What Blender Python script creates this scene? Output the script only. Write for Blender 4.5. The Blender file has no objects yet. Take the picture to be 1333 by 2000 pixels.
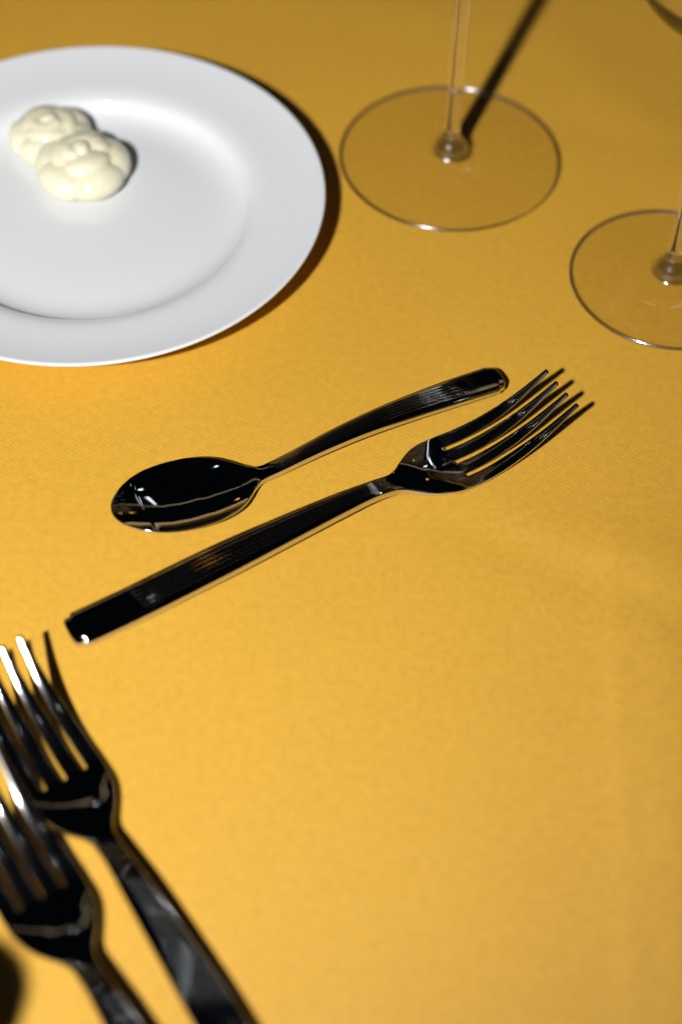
import bpy, bmesh, math, random
import numpy as np
from mathutils import Vector, Matrix
random.seed(7)
MM = 0.001
C = bpy.context.scene
COL = C.collection

# ------------------------------------------------------------------ camera
PITCH, ROLL = math.radians(51.7), math.radians(1.5)
R0 = Vector((1, 0, 0))
F0 = Vector((0, math.cos(PITCH), -math.sin(PITCH)))
U0 = Vector((0, math.sin(PITCH), math.cos(PITCH)))
cr, sr = math.cos(ROLL), math.sin(ROLL)
RX = R0 * cr + U0 * sr
UX = -R0 * sr + U0 * cr
cam = bpy.data.cameras.new("camera")
cam.sensor_fit = 'VERTICAL'; cam.sensor_height = 36; cam.lens = 59.4
cam.clip_start = 0.01; cam.clip_end = 50
cam.dof.use_dof = True
cam.dof.focus_distance = 0.553
cam.dof.aperture_fstop = 4.2
camo = bpy.data.objects.new("camera", cam)
m = Matrix.Identity(4)
for i in range(3):
    m[i][0] = RX[i]; m[i][1] = UX[i]; m[i][2] = -F0[i]
m[2][3] = 0.4225
camo.matrix_world = m
COL.objects.link(camo); C.camera = camo

# ------------------------------------------------------------------ world: dark evening surroundings
w = bpy.data.worlds.new("World"); C.world = w; w.use_nodes = True
w.node_tree.nodes["Background"].inputs[0].default_value = (0.30, 0.42, 0.70, 1)
w.node_tree.nodes["Background"].inputs[1].default_value = 0.0035

C.render.engine = 'CYCLES'
C.view_settings.view_transform = 'Standard'
C.view_settings.look = 'None'
C.view_settings.exposure = 0.0
C.view_settings.gamma = 1.0
C.cycles.use_denoising = True
C.cycles.max_bounces = 14
C.cycles.transmission_bounces = 14
C.cycles.glossy_bounces = 6
C.cycles.caustics_reflective = False
C.cycles.caustics_refractive = True
C.cycles.sample_clamp_indirect = 6.0

# ------------------------------------------------------------------ lights
def aim(o, to):
    o.rotation_euler = (Vector(to) - o.location).to_track_quat('-Z', 'Y').to_euler()

fl = bpy.data.lights.new("flash", 'SPOT')
fl.energy = 51.5; fl.color = (1.0, 0.985, 0.965)
fl.shadow_soft_size = 0.019
fl.spot_size = math.radians(68); fl.spot_blend = 1.0
flo = bpy.data.objects.new("flash", fl); COL.objects.link(flo)
flo.location = (-0.235, -0.200, 0.600)
aim(flo, (-0.095, 0.510, 0))
fl.cycles.is_caustics_light = True

def bulb(x, y, z, p, col, r=0.03):
    l = bpy.data.lights.new("bulb", 'POINT'); l.energy = p; l.color = col; l.shadow_soft_size = r
    o = bpy.data.objects.new("bulb", l); COL.objects.link(o); o.location = (x, y, z)
def strip(x, y, z, length, width, p, col, rz):
    """long thin ceiling lamp facing straight down"""
    l = bpy.data.lights.new("reflection_strip", 'AREA'); l.shape = 'RECTANGLE'; l.size = length; l.size_y = width
    l.energy = p; l.color = col
    o = bpy.data.objects.new("reflection_strip", l); COL.objects.link(o); o.location = (x, y, z)
    o.rotation_euler = (0, 0, math.radians(rz))
WH = (0.86, 0.93, 1.0); OR = (1.0, 0.45, 0.08)
for a in [(-0.9, 0.3, 1.9), (0.95, 2.3, 2.2), (1.1, 1.0, 2.0), (-1.3, 0.9, 2.1), (0.1, 0.1, 2.3), (1.6, 2.2, 2.2), (-0.7, -0.5, 2.2), (-1.5, 2.2, 2.0)]:
    bulb(*a, 0.18, WH, 0.018)
for a in [(0.45, 1.9, 0.9), (-0.5, 1.5, 0.5), (1.1, 1.0, 0.6)]:
    bulb(*a, 0.07, OR, 0.022)

TAN = (1.0, 0.80, 0.45)
strip(0.2, 2.5, 2.3, 3.4, 0.07, 0.34, TAN, 12)
strip(-1.8, 1.2, 1.9, 1.6, 0.06, 0.18, TAN, 80)
strip(0.50, 1.50, 1.6, 0.55, 0.05, 0.26, (0.92, 0.95, 1.0), 121)  # added for the white band mirrored in the fork head

# ------------------------------------------------------------------ materials
def mat(name):
    M = bpy.data.materials.new(name); M.use_nodes = True
    nt = M.node_tree; b = nt.nodes["Principled BSDF"]
    return M, nt, b, nt.nodes, nt.links
def math_node(nt, op, a, b=None, c=None):
    n = nt.nodes.new("ShaderNodeMath"); n.operation = op
    for i, v in enumerate((a, b, c)):
        if v is None: continue
        if isinstance(v, (int, float)): n.inputs[i].default_value = v
        else: nt.links.new(v, n.inputs[i])
    return n.outputs[0]
def noise(nt, vec, scale, detail=2, rough=0.5):
    n = nt.nodes.new("ShaderNodeTexNoise"); n.inputs['Scale'].default_value = scale
    n.inputs['Detail'].default_value = detail; n.inputs['Roughness'].default_value = rough
    nt.links.new(vec, n.inputs['Vector']); return n.outputs['Fac']
def ramp(nt, fac, stops):
    n = nt.nodes.new("ShaderNodeValToRGB"); cr_ = n.color_ramp
    while len(cr_.elements) < len(stops): cr_.elements.new(0.5)
    for e, (p, c) in zip(cr_.elements, stops):
        e.position = p; e.color = (*c, 1) if len(c) == 3 else c
    nt.links.new(fac, n.inputs[0]); return n.outputs[0]
def mixc(nt, fac, a, b, mode='MIX'):
    n = nt.nodes.new("ShaderNodeMix"); n.data_type = 'RGBA'; n.blend_type = mode
    for s, v in ((n.inputs[0], fac), (n.inputs[6], a), (n.inputs[7], b)):
        if isinstance(v, (int, float)): s.default_value = v
        elif isinstance(v, tuple): s.default_value = (*v, 1)
        else: nt.links.new(v, s)
    return n.outputs[2]

def cloth_material():
    M, nt, b, N, L = mat("yellow_cloth")
    tc = N.new("ShaderNodeTexCoord").outputs['Object']
    mp = N.new("ShaderNodeMapping"); mp.inputs['Rotation'].default_value = (0, 0, math.radians(17))
    L.new(tc, mp.inputs[0])
    # slight waviness of the threads
    nz = N.new("ShaderNodeTexNoise"); nz.inputs['Scale'].default_value = 90; L.new(tc, nz.inputs['Vector'])
    vm = N.new("ShaderNodeVectorMath"); vm.operation = 'MULTIPLY_ADD'
    L.new(nz.outputs['Color'], vm.inputs[0]); vm.inputs[1].default_value = (0.0012, 0.0012, 0); L.new(mp.outputs[0], vm.inputs[2])
    sp = N.new("ShaderNodeSeparateXYZ"); L.new(vm.outputs[0], sp.inputs[0])
    k = 2 * math.pi / 0.00066
    su = math_node(nt, 'SINE', math_node(nt, 'MULTIPLY', sp.outputs[0], k))
    sv = math_node(nt, 'SINE', math_node(nt, 'MULTIPLY', math_node(nt, 'ADD', sp.outputs[1], math_node(nt, 'MULTIPLY', sp.outputs[0], 0.35)), k))
    we = math_node(nt, 'MULTIPLY_ADD', math_node(nt, 'MULTIPLY', su, sv), 0.62, 0.5)
    slub = noise(nt, mp.outputs[0], 900, 3, 0.6)
    big = noise(nt, tc, 14, 4, 0.55)
    mid = noise(nt, tc, 380, 3, 0.65)
    h = math_node(nt, 'MULTIPLY_ADD', slub, 0.5, we)
    c1 = mixc(nt, we, (0.46, 0.195, 0.006), (0.97, 0.575, 0.038))
    c2 = mixc(nt, ramp(nt, mid, [(0.3, (0.0, 0, 0)), (0.7, (1, 1, 1))]), (0.86, 0.84, 0.74), (1.0, 1.0, 1.0))
    c3 = mixc(nt, 1.0, c1, c2, 'MULTIPLY')
    c4 = mixc(nt, ramp(nt, big, [(0.35, (0, 0, 0)), (0.65, (1, 1, 1))]), (0.975, 0.965, 0.94), (1.0, 1.0, 1.0))
    L.new(mixc(nt, 1.0, c3, c4, 'MULTIPLY'), b.inputs['Base Color'])
    b.inputs['Roughness'].default_value = 0.52
    b.inputs['Specular IOR Level'].default_value = 0.5
    b.inputs['Coat IOR'].default_value = 1.7
    b.inputs['Coat Weight'].default_value = 0.7
    b.inputs['Coat Roughness'].default_value = 0.68
    b.inputs['Sheen Weight'].default_value = 0.06
    b.inputs['Sheen Roughness'].default_value = 0.4
    bp = N.new("ShaderNodeBump"); bp.inputs['Strength'].default_value = 0.8; bp.inputs['Distance'].default_value = 0.00012
    L.new(h, bp.inputs['Height']); L.new(bp.outputs[0], b.inputs['Normal'])
    return M

def steel_material(name='polished_steel', extra=0.0):
    M, nt, b, N, L = mat(name)
    tc = N.new("ShaderNodeTexCoord").outputs['Object']
    b.inputs['Metallic'].default_value = 1.0
    b.inputs['Base Color'].default_value = (0.66, 0.655, 0.65, 1)
    sm = noise(nt, tc, 60, 4, 0.6)
    mp = N.new("ShaderNodeMapping"); mp.inputs['Scale'].default_value = (1, 9, 9); L.new(tc, mp.inputs[0])
    fine = noise(nt, mp.outputs[0], 160, 2, 0.6)
    r = math_node(nt, 'MULTIPLY_ADD', ramp(nt, sm, [(0.45, (0, 0, 0)), (0.75, (1, 1, 1))]), 0.05, 0.03 + extra)
    r2 = math_node(nt, 'MULTIPLY_ADD', fine, 0.015, r)
    L.new(r2, b.inputs['Roughness'])
    return M

def porcelain_material():
    M, nt, b, N, L = mat("white_porcelain")
    b.inputs['Base Color'].default_value = (0.66, 0.675, 0.70, 1)
    b.inputs['Roughness'].default_value = 0.32
    b.inputs['Specular IOR Level'].default_value = 0.1
    b.inputs['Coat Weight'].default_value = 0.8
    b.inputs['Coat Roughness'].default_value = 0.035
    b.inputs['Subsurface Weight'].default_value = 0.12
    b.inputs['Subsurface Radius'].default_value = (0.004, 0.004, 0.004)
    tc = N.new("ShaderNodeTexCoord").outputs['Object']
    bp = N.new("ShaderNodeBump"); bp.inputs['Strength'].default_value = 0.15; bp.inputs['Distance'].default_value = 0.0002
    L.new(noise(nt, tc, 60, 2), bp.inputs['Height']); L.new(bp.outputs[0], b.inputs['Coat Normal'])
    return M

def butter_material():
    M, nt, b, N, L = mat("soft_butter")
    tc = N.new("ShaderNodeTexCoord").outputs['Object']
    f = noise(nt, tc, 120, 4, 0.6)
    L.new(ramp(nt, f, [(0.3, (0.70, 0.655, 0.46)), (0.7, (0.76, 0.73, 0.57))]), b.inputs['Base Color'])
    b.inputs['Roughness'].default_value = 0.2
    b.inputs['Subsurface Weight'].default_value = 0.55
    b.inputs['Subsurface Radius'].default_value = (0.004, 0.003, 0.0014)
    b.inputs['Subsurface Scale'].default_value = 1.0
    bp = N.new("ShaderNodeBump"); bp.inputs['Strength'].default_value = 0.5; bp.inputs['Distance'].default_value = 0.0005
    L.new(noise(nt, tc, 420, 3), bp.inputs['Height']); L.new(bp.outputs[0], b.inputs['Normal'])
    return M

def glass_material():
    M, nt, b, N, L = mat("clear_glass")
    b.inputs['Base Color'].default_value = (0.99, 0.995, 0.99, 1)
    b.inputs['Roughness'].default_value = 0.0
    b.inputs['IOR'].default_value = 1.5
    b.inputs['Transmission Weight'].default_value = 1.0
    return M

def thin_glass_material():
    """a sheet of glass too thin to bend what lies behind it: see-through plus a Fresnel mirror"""
    M = bpy.data.materials.new("thin_glass"); M.use_nodes = True
    nt = M.node_tree; N = nt.nodes; L = nt.links
    N.remove(N["Principled BSDF"])
    tr = N.new("ShaderNodeBsdfTransparent"); tr.inputs[0].default_value = (0.972, 0.965, 0.955, 1)
    gl = N.new("ShaderNodeBsdfGlossy"); gl.inputs['Roughness'].default_value = 0.03
    fr = N.new("ShaderNodeFresnel"); fr.inputs[0].default_value = 1.5
    mx = N.new("ShaderNodeMixShader")
    # only the outer faces mirror; inside faces of the sheet just let light through
    geo = N.new("ShaderNodeNewGeometry")
    k = math_node(nt, 'MULTIPLY', fr.outputs[0], math_node(nt, 'SUBTRACT', 1.0, geo.outputs['Backfacing']))
    L.new(k, mx.inputs[0]); L.new(tr.outputs[0], mx.inputs[1]); L.new(gl.outputs[0], mx.inputs[2])
    L.new(mx.outputs[0], N["Material Output"].inputs[0])
    return M
def joint_glass_material():
    """the small swollen joint of stem and foot: glass that lets part of the light straight through and glints"""
    M = bpy.data.materials.new("joint_glass"); M.use_nodes = True
    nt = M.node_tree; N = nt.nodes; L = nt.links
    b = N["Principled BSDF"]
    b.inputs['Base Color'].default_value = (0.97, 0.98, 0.98, 1); b.inputs['Roughness'].default_value = 0.22
    b.inputs['IOR'].default_value = 1.5; b.inputs['Transmission Weight'].default_value = 1.0
    b.inputs['Coat Weight'].default_value = 1.0; b.inputs['Coat Roughness'].default_value = 0.16; b.inputs['Coat IOR'].default_value = 2.6
    tr = N.new("ShaderNodeBsdfTransparent"); mx = N.new("ShaderNodeMixShader"); mx.inputs[0].default_value = 0.72
    L.new(tr.outputs[0], mx.inputs[1]); L.new(b.outputs[0], mx.inputs[2])
    L.new(mx.outputs[0], N["Material Output"].inputs[0])
    return M
JOINT = joint_glass_material()
THIN = thin_glass_material()

def black_material():
    M, nt, b, N, L = mat("black_lacquer")
    tc = N.new("ShaderNodeTexCoord").outputs['Object']
    L.new(ramp(nt, noise(nt, tc, 90, 3), [(0.3, (0.004, 0.004, 0.004)), (0.7, (0.008, 0.007, 0.006))]), b.inputs['Base Color'])
    b.inputs['Roughness'].default_value = 0.6
    b.inputs['Specular IOR Level'].default_value = 0.2
    return M

def wood_material():
    M, nt, b, N, L = mat("table_board")
    tc = N.new("ShaderNodeTexCoord").outputs['Object']
    L.new(ramp(nt, noise(nt, tc, 8, 4), [(0.3, (0.12, 0.07, 0.04)), (0.7, (0.2, 0.12, 0.07))]), b.inputs['Base Color'])
    return M

STEEL_TINE = steel_material('worn_steel', 0.06)
CLOTH, STEEL, PORC, BUTTER, GLASS, BLACK, WOOD = (cloth_material(), steel_material(), porcelain_material(),
    butter_material(), glass_material(), black_material(), wood_material())

# ------------------------------------------------------------------ helpers
def thing(name, label, cat, loc, rotz=0.0, group=None):
    o = bpy.data.objects.new(name, None); COL.objects.link(o)
    o.empty_display_size = 0.01
    o.location = loc; o.rotation_euler = (0, 0, rotz)
    o['label'] = label; o['category'] = cat
    if group: o['group'] = group
    return o

def split_build(verts, faces, tags, names, material, parent):
    """Build one continuous surface, then hand its pieces out as parts that keep the shared smooth normals."""
    me = bpy.data.meshes.new("whole")
    me.from_pydata([tuple(v) for v in verts], [], faces)
    me.validate(); me.update()
    me.polygons.foreach_set('use_smooth', [True] * len(me.polygons))
    me.update()
    cn = np.zeros(len(me.loops) * 3, dtype=np.float32)
    me.corner_normals.foreach_get('vector', cn); cn = cn.reshape(-1, 3)
    loops_of = [list(p.loop_indices) for p in me.polygons]
    out = []
    for t in sorted(set(tags)):
        idx = [i for i, g in enumerate(tags) if g == t]
        vmap = {}; vv = []; ff = []; nn = []
        for i in idx:
            f = []
            for li in loops_of[i]:
                v = me.loops[li].vertex_index
                if v not in vmap: vmap[v] = len(vv); vv.append(verts[v])
                f.append(vmap[v]); nn.append(tuple(cn[li]))
            ff.append(f)
        m2 = bpy.data.meshes.new(names[t])
        m2.from_pydata([tuple(v) for v in vv], [], ff); m2.update()
        m2.polygons.foreach_set('use_smooth', [True] * len(m2.polygons))
        m2.normals_split_custom_set(nn)
        m2.materials.append(material)
        o = bpy.data.objects.new(names[t], m2); COL.objects.link(o); o.parent = parent
        out.append(o)
    bpy.data.meshes.remove(me)
    return out

class Curve1:
    """monotone cubic interpolation through control points"""
    def __init__(s, pts):
        s.x = np.array([p[0] for p in pts], float); s.y = np.array([p[1] for p in pts], float)
        h = np.diff(s.x); d = np.diff(s.y) / h; mm = np.zeros(len(s.x))
        mm[0], mm[-1] = d[0], d[-1]
        for i in range(1, len(d)):
            if d[i-1] * d[i] > 0:
                w1, w2 = 2*h[i] + h[i-1], h[i] + 2*h[i-1]
                mm[i] = (w1 + w2) / (w1/d[i-1] + w2/d[i])
        s.m = mm
    def __call__(s, t):
        t = min(max(t, s.x[0]), s.x[-1])
        i = min(max(int(np.searchsorted(s.x, t)) - 1, 0), len(s.x) - 2)
        h = s.x[i+1] - s.x[i]; u = (t - s.x[i]) / h
        return ((2*u**3-3*u**2+1)*s.y[i] + (u**3-2*u**2+u)*h*s.m[i] + (-2*u**3+3*u**2)*s.y[i+1] + (u**3-u**2)*h*s.m[i+1])
class Spline(Curve1):
    """C2 natural cubic spline: smooth reflections"""
    def __init__(s, pts):
        super().__init__(pts)
        n = len(s.x); h = np.diff(s.x); d = np.diff(s.y) / h
        A = np.zeros((n, n)); r = np.zeros(n)
        A[0, 0] = 2; A[0, 1] = 1; r[0] = 3*d[0]; A[-1, -1] = 2; A[-1, -2] = 1; r[-1] = 3*d[-1]
        for i in range(1, n-1):
            A[i, i-1] = h[i]; A[i, i] = 2*(h[i]+h[i-1]); A[i, i+1] = h[i-1]
            r[i] = 3*(h[i]*d[i-1] + h[i-1]*d[i])
        s.m = np.linalg.solve(A, r)
def sst(a, b, x):
    u = min(max((x-a)/(b-a), 0), 1); return u*u*(3-2*u)

def shell(top, faces, tags, thick, cham):
    """Close a sheet (mm) with rounded side walls and an underside."""
    top = [Vector(v) for v in top]
    n = len(top)
    edge = {}
    for fi, f in enumerate(faces):
        for a, b in zip(f, f[1:] + f[:1]):
            if (b, a) in edge: del edge[(b, a)]
            else: edge[(a, b)] = fi
    nxt = {a: b for (a, b) in edge}
    prv = {b: a for (a, b) in edge}
    verts = list(top)
    bottom = [Vector((v.x, v.y, v.z - thick(v.x, v.y))) for v in top]
    rings = {}
    for a in nxt:
        e = top[nxt[a]] - top[prv[a]]
        nrm = Vector((e.y, -e.x, 0))
        if nrm.length > 1e-9: nrm.normalize()
        th = top[a].z - bottom[a].z
        c = min(cham(top[a].x), th*0.45)
        ids = []
        for (o, dz) in ((0.38, 0.08), (0.76, 0.34), (1.0, 1.0)):
            verts.append(top[a] + nrm*(c*o) - Vector((0, 0, c*dz))); ids.append(len(verts)-1)
        for (o, dz) in ((1.0, 1.0), (0.76, 0.34), (0.38, 0.08)):
            verts.append(bottom[a] + nrm*(c*o) + Vector((0, 0, c*dz))); ids.append(len(verts)-1)
        rings[a] = ids
    off = len(verts); verts += bottom
    F = list(faces); T = list(tags)
    for f, t in zip(faces, tags):
        F.append([off + i for i in reversed(f)]); T.append(t)
    for (a, b), fi in edge.items():
        A = [a] + rings[a] + [off + a]; B = [b] + rings[b] + [off + b]
        for k in range(len(A)-1):
            F.append([A[k], A[k+1], B[k+1], B[k]]); T.append(tags[fi])
    return [v*MM for v in verts], F, T

# handle relief shared by fork and spoon: fluted middle, plain end panel standing proud of two side steps
def handle_relief(s, y, w, s0, s1, half):
    q = abs(y)/max(w, 1e-6)
    z = (0.12 + 0.40*sst(s0-6, s0+6, s))*(1 - q*q)
    ends = sst(s0-2.5, s0+1.5, s) * (1 - sst(s1-4, s1+3, s))
    flutes = abs(math.sin(math.pi*(half*y/max(w, 1e-6) + 24)/8))
    inside = 1 - sst(24/half, 24/half + 0.03, q)
    z += 0.21*min(1.0, w/5.6)*(flutes - 0.8)*ends*inside
    z += -0.30*sst(24/half - 0.01, 24/half + 0.05, q)*(1 - sst(s1-30, s1, s))
    return z

# ------------------------------------------------------------------ fork
def make_fork(label, group, loc, rotz, seed=0):
    Wd = Curve1([(0, 4.45), (0.3, 4.7), (2.6, 4.8), (2.85, 5.95), (30, 5.95), (50, 5.75), (75, 4.7), (95, 3.6), (107, 2.95), (112, 3.0), (116, 4.2), (119.5, 6.6), (123, 8.8), (127, 10.5), (132, 11.5), (137, 11.6), (145, 11.6)])
    Z = Spline([(0, 2.9), (20, 3.6), (45, 5.4), (75, 7.0), (98, 7.4), (110, 6.3), (118, 4.5), (127, 2.8), (136, 2.0), (145, 2.3), (155, 4.4), (165, 8.6), (172, 12.8), (177, 16.0)])
    Th = Curve1([(0, 2.6), (30, 2.6), (90, 2.8), (112, 2.8), (120, 1.8), (130, 1.3), (140, 1.05), (160, 1.0), (177, 0.8)])
    ROOT, TIP = 137.0, 177.0
    nt, ns = 11, 5
    centres = [-9.15, -3.05, 3.05, 9.15]
    def hw(s): return 2.0 - 0.30*sst(ROOT, 168, s) - 1.18*sst(153, TIP+4, s)
    cols = []          # (kind, index, u)
    for k in range(4):
        for j in range(nt): cols.append(('t', k, -1 + 2*j/(nt-1)))
        if k < 3:
            for j in range(1, ns+1): cols.append(('s', k, -1 + 2*j/(ns+1)))
    def ycol(c, s):
        kind, k, u = c
        pull = 1 - 0.06*sst(ROOT, TIP, s)
        if kind == 't': return (centres[k]*pull + u*hw(s))*(1.045 - 0.045*sst(ROOT, 158, s))
        a = centres[k] + hw(s); b = centres[k+1] - hw(s)
        return ((a+b)/2 + u*(b-a)/2)*1.045
    yroot = [ycol(c, ROOT) for c in cols]; wr = yroot[-1]
    rows = [0, .3, .7, 1.2, 1.8, 2.4, 2.7, 3.3] + list(np.arange(4.2, 112, 1.1)) + list(np.arange(112, 137, 0.8)) 
    rows = [r for r in rows if r < ROOT-0.3] + [ROOT]
    nhead = len(rows)
    rows += list(np.arange(ROOT+1.0, TIP-1.5, 1.0)) + [TIP-1.2, TIP-0.5, TIP]
    V = []; idx = {}
    for ri, s in enumerate(rows):
        for ci, c in enumerate(cols):
            if s <= ROOT:
                uq = -1 + 2*ci/(len(cols)-1)
                y = (uq + (yroot[ci]/wr - uq)*sst(110, 128, s))*Wd(s)
                if s > 127: 
                    f = sst(127, ROOT, s); y = y*(1-f) + yroot[ci]*(Wd(s)/Wd(ROOT))*f
                ss = s
                if c[0] == 's' :
                    ss = s - 0.9*math.sqrt(max(0, 1-c[2]**2))*sst(129, ROOT, s)
                w = Wd(s)
                # rounded outer end of the handle
                if s < 2.4: ss = s + 0.5*(y/w)**4*(1 - s/2.4)
            else:
                if c[0] == 's': continue
                y = ycol(c, s); ss = s; w = wr
            z = Z(ss)
            if s < 120: z += handle_relief(ss, y, w, 24, 112, 29)*(1 - sst(108, 120, s))
            dish = sst(114, 128, s)
            z += dish*(0.9 - 0.4*sst(126, 134, s))*(y/10.8)**2 + sst(114, 126, s)*(1-sst(128, 140, s))*(-0.9)*(1-(y/max(w, 1))**2)
            if s > ROOT and c[0] == 't': z -= 0.20*c[2]**2*sst(ROOT, ROOT+6, s)
            idx[ri, ci] = len(V); V.append((ss, y, z))
    assert len(cols) == 59
    Fc, Tg = [], []
    for ri in range(len(rows)-1):
        for ci in range(len(cols)-1):
            q = [(ri, ci), (ri+1, ci), (ri+1, ci+1), (ri, ci+1)]
            if not all(k in idx for k in q): continue
            if ri+1 >= nhead and (cols[ci][0] == 's' or cols[ci+1][0] == 's'): continue
            Fc.append([idx[k] for k in q])
            if ri+1 >= nhead: Tg.append(2 + cols[ci][1])
            else: Tg.append(0 if rows[ri] < 113 else 1)
    v, f, t = shell(V, Fc, Tg, lambda x, y: Th(x), lambda x: 0.42 if x < 118 else 0.36)
    root = thing('fork', label, 'fork', loc, rotz, group)
    split_build(v, f, t, {0: 'handle', 1: 'head', 2: 'tine', 3: 'tine', 4: 'tine', 5: 'tine'}, STEEL, root)
    for o in root.children:
        if o.name.startswith('tine'): o.data.materials[0] = STEEL_TINE
    return root

def copy_thing(root, loc, rot, label):
    r = root.copy(); COL.objects.link(r); r.location = loc; r.rotation_euler = rot; r['label'] = label
    for ch in list(root.children):
        c = ch.copy(); COL.objects.link(c); c.parent = r
    return r

# ------------------------------------------------------------------ spoon
def make_spoon(label, loc, rotz):
    L = 140.0; B0 = 90.0
    Wh = Curve1([(0, 3.9), (0.4, 4.25), (2.5, 4.35), (2.8, 5.05), (15, 4.95), (35, 4.3), (60, 3.15), (80, 2.4), (88, 2.3), (91, 2.7), (94, 4.6), (97, 7.4), (101, 10.5), (106, 12.7), (112, 14.0), (118, 14.2), (124, 13.6), (129, 12.1), (133.5, 9.6), (137, 6.5), (139, 3.8), (139.7, 2.0), (140, 0.6)])
    Z = Spline([(0, 4.6), (20, 6.1), (42, 7.2), (60, 6.9), (78, 4.7), (92, 3.3), (104, 4.8), (120, 6.3), (140, 7.2)])
    Th = Curve1([(0, 2.5), (80, 2.5), (90, 2.4), (97, 1.3), (110, 1.0), (140, 1.0)])
    n = 57
    YO = Spline([(0, 0), (30, 0.4), (62, 1.4), (92, 2.2), (140, 0)])
    rows = [0, .3, .7, 1.2, 1.8, 2.4, 2.7, 3.3] + list(np.arange(4.2, 88, 1.1)) + list(np.arange(88, 130, 0.7))
    k = 26
    rows += [130 + (L-130)*math.sin(math.pi/2*i/k) for i in range(0, k+1)]
    V = []; Fc = []; Tg = []
    for ri, s in enumerate(rows):
        W = Wh(s)
        for ci in range(n):
            t = -1 + 2*ci/(n-1)
            tt = t + (math.sin(t*math.pi/2) - t)*0.35*sst(88, 96, s)
            y = tt*W; ss = s
            if s < 2.4: ss = s + 0.9*tt**4*(1 - s/2.4)
            z = Z(ss)
            if s < 97: z += handle_relief(ss, y, W, 18, 86, 28)*(1 - sst(82, 94, s))
            q = W/14.2
            dep = 5.2*sst(86, 100, s)*(q*q)*(1 - tt*tt)
            dep = dep * (1.0 - 0.12*(1 - tt*tt)*q*q)
            z -= dep
            V.append((ss, y + YO(s), z))
            if ri and ci:
                a = (ri-1)*n + ci-1
                Fc.append([a, a+n, a+n+1, a+1]); Tg.append(0 if s < 91 else 1)
    v, f, t = shell(V, Fc, Tg, lambda x, y: Th(x), lambda x: 0.42 if x < 95 else 0.30)
    root = thing('spoon', label, 'spoon', loc, rotz)
    split_build(v, f, t, {0: 'handle', 1: 'bowl'}, STEEL, root)
    return root

# ------------------------------------------------------------------ lathe
def lathe(profile, seg, tagf, names, material, parent):
    """profile: closed list of (r, z) in mm from axis to axis"""
    V = []; Fc = []; T = []
    rings = []
    for (r, z) in profile:
        if r < 1e-6:
            rings.append([len(V)]); V.append(Vector((0, 0, z))*MM)
        else:
            ids = []
            for k in range(seg):
                a = 2*math.pi*k/seg
                ids.append(len(V)); V.append(Vector((r*math.cos(a), r*math.sin(a), z))*MM)
            rings.append(ids)
    for i in range(len(profile)-1):
        A, B = rings[i], rings[i+1]
        t = tagf(i, profile[i], profile[i+1])
        for k in range(seg):
            k2 = (k+1) % seg
            if len(A) == 1: f = [A[0], B[k], B[k2]]
            elif len(B) == 1: f = [A[k], B[0], A[k2]]
            else: f = [A[k], B[k], B[k2], A[k2]]
            Fc.append(f[::-1]); T.append(t)
    return split_build(V, Fc, T, names, material, parent)

def smooth_poly(pts, n):
    """resample a polyline through a centripetal-like cubic"""
    x = np.array(pts, float); d = np.r_[0, np.cumsum(np.hypot(*np.diff(x, axis=0).T))]
    cx = Spline(list(zip(d, x[:, 0]))); cz = Spline(list(zip(d, x[:, 1])))
    return [(max(0.0, float(cx(t))), float(cz(t))) for t in np.linspace(0, d[-1], n)]

# ------------------------------------------------------------------ table and cloth
def cloth_z(x, y):
    """soft waves and creases of the cloth (mm), flat where things stand"""
    z = 0.0
    def ridge(ax, ay, bx, by, wd, amp, soft=25):
        dx, dy = bx-ax, by-ay; L = math.hypot(dx, dy); dx /= L; dy /= L
        u = (x-ax)*dx + (y-ay)*dy; v = (x-ax)*-dy + (y-ay)*dx
        e = sst(-soft, soft, u)*(1 - sst(L-soft, L+soft, u))
        return 0.65*amp*math.exp(-(v/wd)**2)*e
    z += ridge(86, 325, 78, 150, 3.2, 0.55)
    z += ridge(96, 330, 93, 120, 14, 1.6, 40)
    z += ridge(25, 335, 130, 285, 9, -0.55, 30)
    z += ridge(60, 330, 150, 300, 12, 0.7, 30)
    z += ridge(75, 600, 150, 470, 16, 0.9, 40)
    z += ridge(-60, 620, 60, 590, 14, 0.6, 30)
    z += ridge(60, 540, 160, 500, 10, -0.4, 30)
    return z
def build_cloth():
    xs = sorted(set([-800, -600, -450, -350, -280, -230] + list(np.arange(-200, 221, 2.5)) + [250, 300, 400, 600, 800]))
    ys = sorted(set([-500, -300, -100, 0, 50] + list(np.arange(90, 700, 2.5)) + [720, 760, 850, 1000, 1250]))
    V = [(x*MM, y*MM, cloth_z(x, y)*MM) for y in ys for x in xs]
    nx = len(xs)
    Fc = [(j*nx+i, j*nx+i+1, (j+1)*nx+i+1, (j+1)*nx+i) for j in range(len(ys)-1) for i in range(nx-1)]
    me = bpy.data.meshes.new("tablecloth"); me.from_pydata(V, [], Fc); me.update()
    me.polygons.foreach_set('use_smooth', [True]*len(me.polygons)); me.materials.append(CLOTH)
    o = bpy.data.objects.new("tablecloth", me); COL.objects.link(o)
    o['label'] = 'mustard yellow woven tablecloth spread flat under the plate, cutlery and glasses'
    o['category'] = 'tablecloth'
    o.cycles.is_caustics_receiver = True
    bm = bmesh.new(); bmesh.ops.create_cube(bm, size=1)
    bmesh.ops.scale(bm, vec=(1.58, 1.72, 0.03), verts=bm.verts)
    bmesh.ops.translate(bm, vec=(0, 0.375, -0.0185), verts=bm.verts)
    bmesh.ops.bevel(bm, geom=bm.edges[:], offset=0.004, segments=2, affect='EDGES')
    mt = bpy.data.meshes.new("table_top"); bm.to_mesh(mt); bm.free(); mt.materials.append(WOOD)
    t = bpy.data.objects.new("table_top", mt); COL.objects.link(t); t['kind'] = 'structure'
build_cloth()

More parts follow.
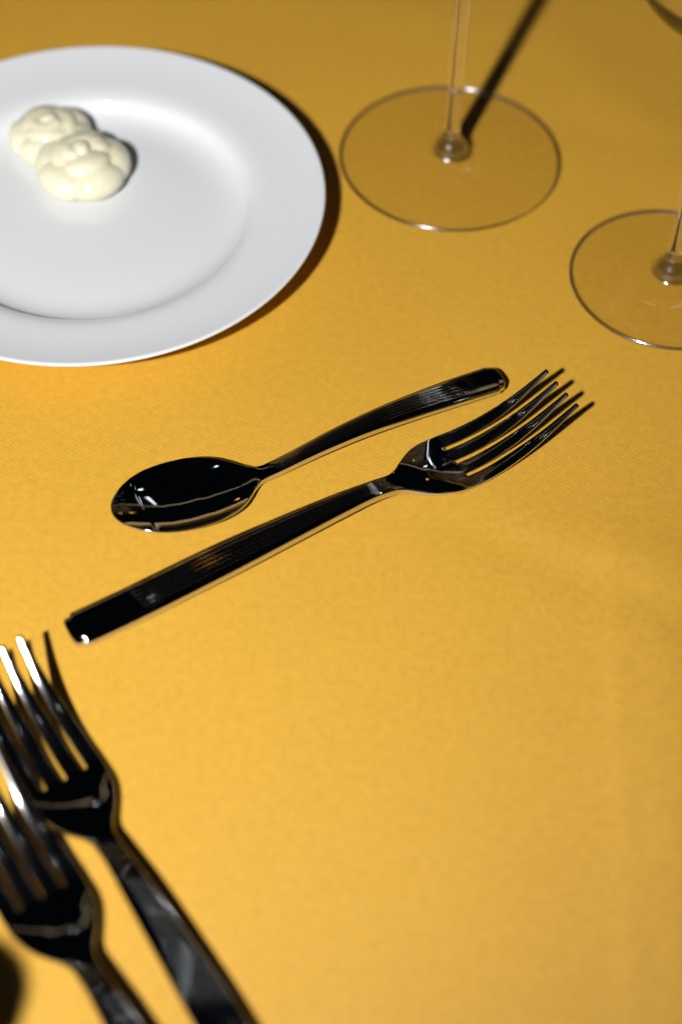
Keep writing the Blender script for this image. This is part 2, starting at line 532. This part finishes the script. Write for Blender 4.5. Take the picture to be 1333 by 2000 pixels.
# ------------------------------------------------------------------ plate
def make_plate():
    root = thing('plate', 'round white porcelain side plate with a wide rim, holding two rosettes of butter', 'plate', (-0.094, 0.4655, 0))
    up = smooth_poly([(0, 3.6), (20, 3.6), (40, 3.65), (49, 3.9), (53.6, 4.9), (56.6, 6.8), (58.4, 9.3), (60.8, 10.6), (63.5, 11.3), (68, 12.0), (76, 13.3), (83.4, 15.0), (84.9, 15.4)], 90)
    edge = [(85.3, 15.3), (85.5, 14.9), (85.4, 14.3), (84.9, 13.7)]
    lo = [(83, 12.9), (76, 10.0), (66, 8.0), (58, 4.6), (53, 1.6), (51, 0.4), (49.5, 0.15), (48, 0.4), (47, 1.4), (40, 1.6), (0, 1.6)]
    prof = (up + edge + lo)[::-1]
    nup = len(up)
    def tg(i, a, b):
        return 0 if (a[0]+b[0])/2 < 57.5 else 1
    lathe(prof, 160, tg, {0: 'well', 1: 'rim'}, PORC, root)
make_plate()

# ------------------------------------------------------------------ butter rosettes
def rosette(name, label, loc, rad, hgt, rot, seed):
    rnd = random.Random(seed)
    bm = bmesh.new()
    def blob(x, y, z, rx, ry, rz, az=0, tilt=0):
        M = Matrix.Translation((x, y, z)) @ Matrix.Rotation(az, 4, 'Z') @ Matrix.Rotation(tilt, 4, 'Y') @ Matrix.Diagonal((rx, ry, rz, 1))
        bmesh.ops.create_icosphere(bm, subdivisions=3, radius=1, matrix=M)
    blob(0, 0, hgt*0.36, rad*0.74, rad*0.74, hgt*0.42)
    for k in range(5):                        # outer petals: fat overlapping lobes
        a = 2*math.pi*k/5 + rnd.uniform(-.12, .12)
        blob(math.cos(a)*rad*0.56, math.sin(a)*rad*0.56, hgt*0.33, rad*0.43, rad*0.60, hgt*0.37, a, -0.18 + rnd.uniform(-.1, .1))
    for k in range(3):                        # upper petals curled round the middle
        a = 2*math.pi*k/3 + 0.5 + rnd.uniform(-.2, .2)
        blob(math.cos(a)*rad*0.26, math.sin(a)*rad*0.26, hgt*0.64, rad*0.36, rad*0.50, hgt*0.20, a, -0.22)
    for k in range(15):                       # soft fold running round the crown
        a = k*0.26; r_ = rad*(0.40 - 0.013*k)
        blob(math.cos(a)*r_, math.sin(a)*r_, hgt*(0.76 + 0.005*k), rad*0.13, rad*0.13, hgt*0.08)
    blob(rad*0.02, 0, hgt*0.86, rad*0.16, rad*0.20, hgt*0.10)
    bmesh.ops.scale(bm, vec=(MM, MM, MM), verts=bm.verts)
    me = bpy.data.meshes.new(name); bm.to_mesh(me); bm.free()
    o = bpy.data.objects.new(name, me); COL.objects.link(o)
    rm = o.modifiers.new("r", 'REMESH'); rm.mode = 'VOXEL'; rm.voxel_size = 0.0004; rm.use_smooth_shade = True
    sm = o.modifiers.new("s", 'SMOOTH'); sm.factor = 0.5; sm.iterations = 22
    dg = bpy.context.evaluated_depsgraph_get()
    m2 = bpy.data.meshes.new_from_object(o.evaluated_get(dg)); 
    o.modifiers.clear(); o.data = m2; bpy.data.meshes.remove(me); m2.name = name
    m2.polygons.foreach_set('use_smooth', [True]*len(m2.polygons))
    m2.materials.clear(); m2.materials.append(BUTTER)
    o.location = loc; o.rotation_euler = (0, 0, rot)
    o['label'] = label; o['category'] = 'butter'; o['group'] = 'butter rosettes on the white plate'
    return o
rosette('butter_rosette', 'cream coloured butter rosette nearer the camera, swirled top fully visible, leaning on the other one', (-0.0990, 0.4865, 0.0030), 18.2, 17.5, 0.4, 3)
rosette('butter_rosette', 'cream coloured butter rosette at the back left, partly hidden behind the nearer rosette', (-0.1130, 0.5040, 0.0030), 16.3, 16.0, 2.1, 8)

# ------------------------------------------------------------------ wine glasses
def make_glass(label, loc, foot_r, bowl_z, bowl_r, bowl_h):
    root = thing('wine_glass', label, 'wine glass', loc, 0, 'stemmed glasses standing on the yellow cloth')
    R = foot_r
    low = [(0, 0.9), (R*0.5, 0.75), (R-4, 0.35), (R-1.2, 0.1)]
    edge = [(R-0.5, 0.12), (R-0.12, 0.4), (R, 0.85), (R-0.15, 1.3), (R-0.6, 1.6), (R-1.3, 1.68)]
    foot = [(R-2.2, 1.6), (R-4, 1.55), (R*0.75, 1.75), (R*0.5, 2.05), (R*0.3, 2.5), (9.5, 3.1), (7.2, 3.7)]
    knob = smooth_poly([(6.6, 4.3), (6.3, 5.6), (5.7, 7.4), (4.4, 9.4), (3.5, 11.2), (3.05, 14.5)], 16)
    stem = [(3.0, 18), (3.0, 30), (3.05, 50), (3.2, bowl_z-12), (3.9, bowl_z-5), (5.4, bowl_z-1.0)]
    B = bowl_r
    bo = smooth_poly([(8.0, bowl_z+1.4), (B*0.45, bowl_z+6.0), (B*0.75, bowl_z+16), (B*0.95, bowl_z+32), (B, bowl_z+48), (B*0.93, bowl_z+bowl_h*0.75), (B*0.78, bowl_z+bowl_h)], 36)
    bi = [(max(0.5, r - 1.0 - 2.2*max(0, 1-i/12)), z + 0.6 + 3.2*max(0, 1-i/12)) for i, (r, z) in enumerate(bo)]
    rim = [(bo[-1][0]-0.2, bo[-1][1]+0.5), (bo[-1][0]-0.6, bo[-1][1]+0.6)]
    prof = low + edge + foot + knob + stem + bo + rim + bi[::-1] + [(2.4, bowl_z+4.9), (0, bowl_z+4.8)]
    n1 = len(low+edge+foot); n2 = n1 + len(knob); n3 = n2 + len(stem)
    parts = lathe(prof, 128, lambda i, a, b: 0 if i < n1 else 1 if i < n3 else 2, {0: 'foot', 1: 'stem', 2: 'bowl'}, GLASS, root)
    for p in parts:
        p.data.materials.append(THIN); p.data.materials.append(JOINT)
        for f in p.data.polygons:
            r = math.hypot(f.center.x, f.center.y)/MM
            if p.name.startswith('foot') and 7.5 < r < R - 0.9: f.material_index = 1
            elif p.name.startswith('foot'): f.material_index = 2
            if p.name.startswith('stem') and f.center.z/MM < 12.5: f.material_index = 2
        p.cycles.is_caustics_caster = True
    return root
make_glass('clear wine glass further from the lens, its whole round foot in view beside the plate', (0.0379, 0.5072, 0.0004), 42.3, 98, 44, 95)
make_glass('clear wine glass at the right edge with a smaller foot cut by the frame', (0.1155, 0.4437, 0.0004), 36.0, 104, 38, 85)

# ------------------------------------------------------------------ cutlery
FG = 'stainless forks on the yellow cloth'
A = math.radians
f0 = make_fork('steel fork lying alone below the spoon in mid cloth, tines to the right', FG, (-0.0802, 0.2832, 0), A(31.3))
copy_thing(f0, (0, 0, 0), (0, 0, 0), 'x')['label'] = 'blurred steel fork at lower left, bright tines, upper one of the overlapping pair'
f1 = [o for o in COL.objects if o.name.startswith('fork.') and o.type == 'EMPTY'][0]
f1.location = (0.0020, 0.1215, 0); f1.rotation_euler = (0, 0, A(124.7))
f2 = copy_thing(f0, (0.0017, 0.0856, 0.0), (0, A(-0.55), A(125.2)), 'blurred steel fork nearest the bottom left corner, its tines laid over the other')
make_spoon('small steel teaspoon lying above the single fork, ribbed handle end to the right', (0.0525, 0.3908, 0), A(208.0))

# ------------------------------------------------------------------ unseen object added to throw the dark corner shadow
def make_shadow_caster():
    root = thing('shadow_caster', 'unseen black turned shape added past the bottom left corner to throw the soft dark shadow there', 'shadow caster', (-0.1110, 0.1265, 0))
    prof = [(0, 0.3), (14, 0.3), (15, 1.2), (15, 6), (13.5, 16), (11, 30), (10, 40), (11.5, 44), (11.5, 46), (10, 47.2), (9, 48), (11, 51), (12, 55), (11.4, 59), (8.6, 63), (4.6, 65), (0, 65.6)]
    prof = [(r*1.25, z*1.25) for r, z in prof]
    lathe(prof, 48, lambda i, a, b: 0 if a[1] < 58 else 1, {0: 'body', 1: 'knob'}, BLACK, root)
make_shadow_caster()
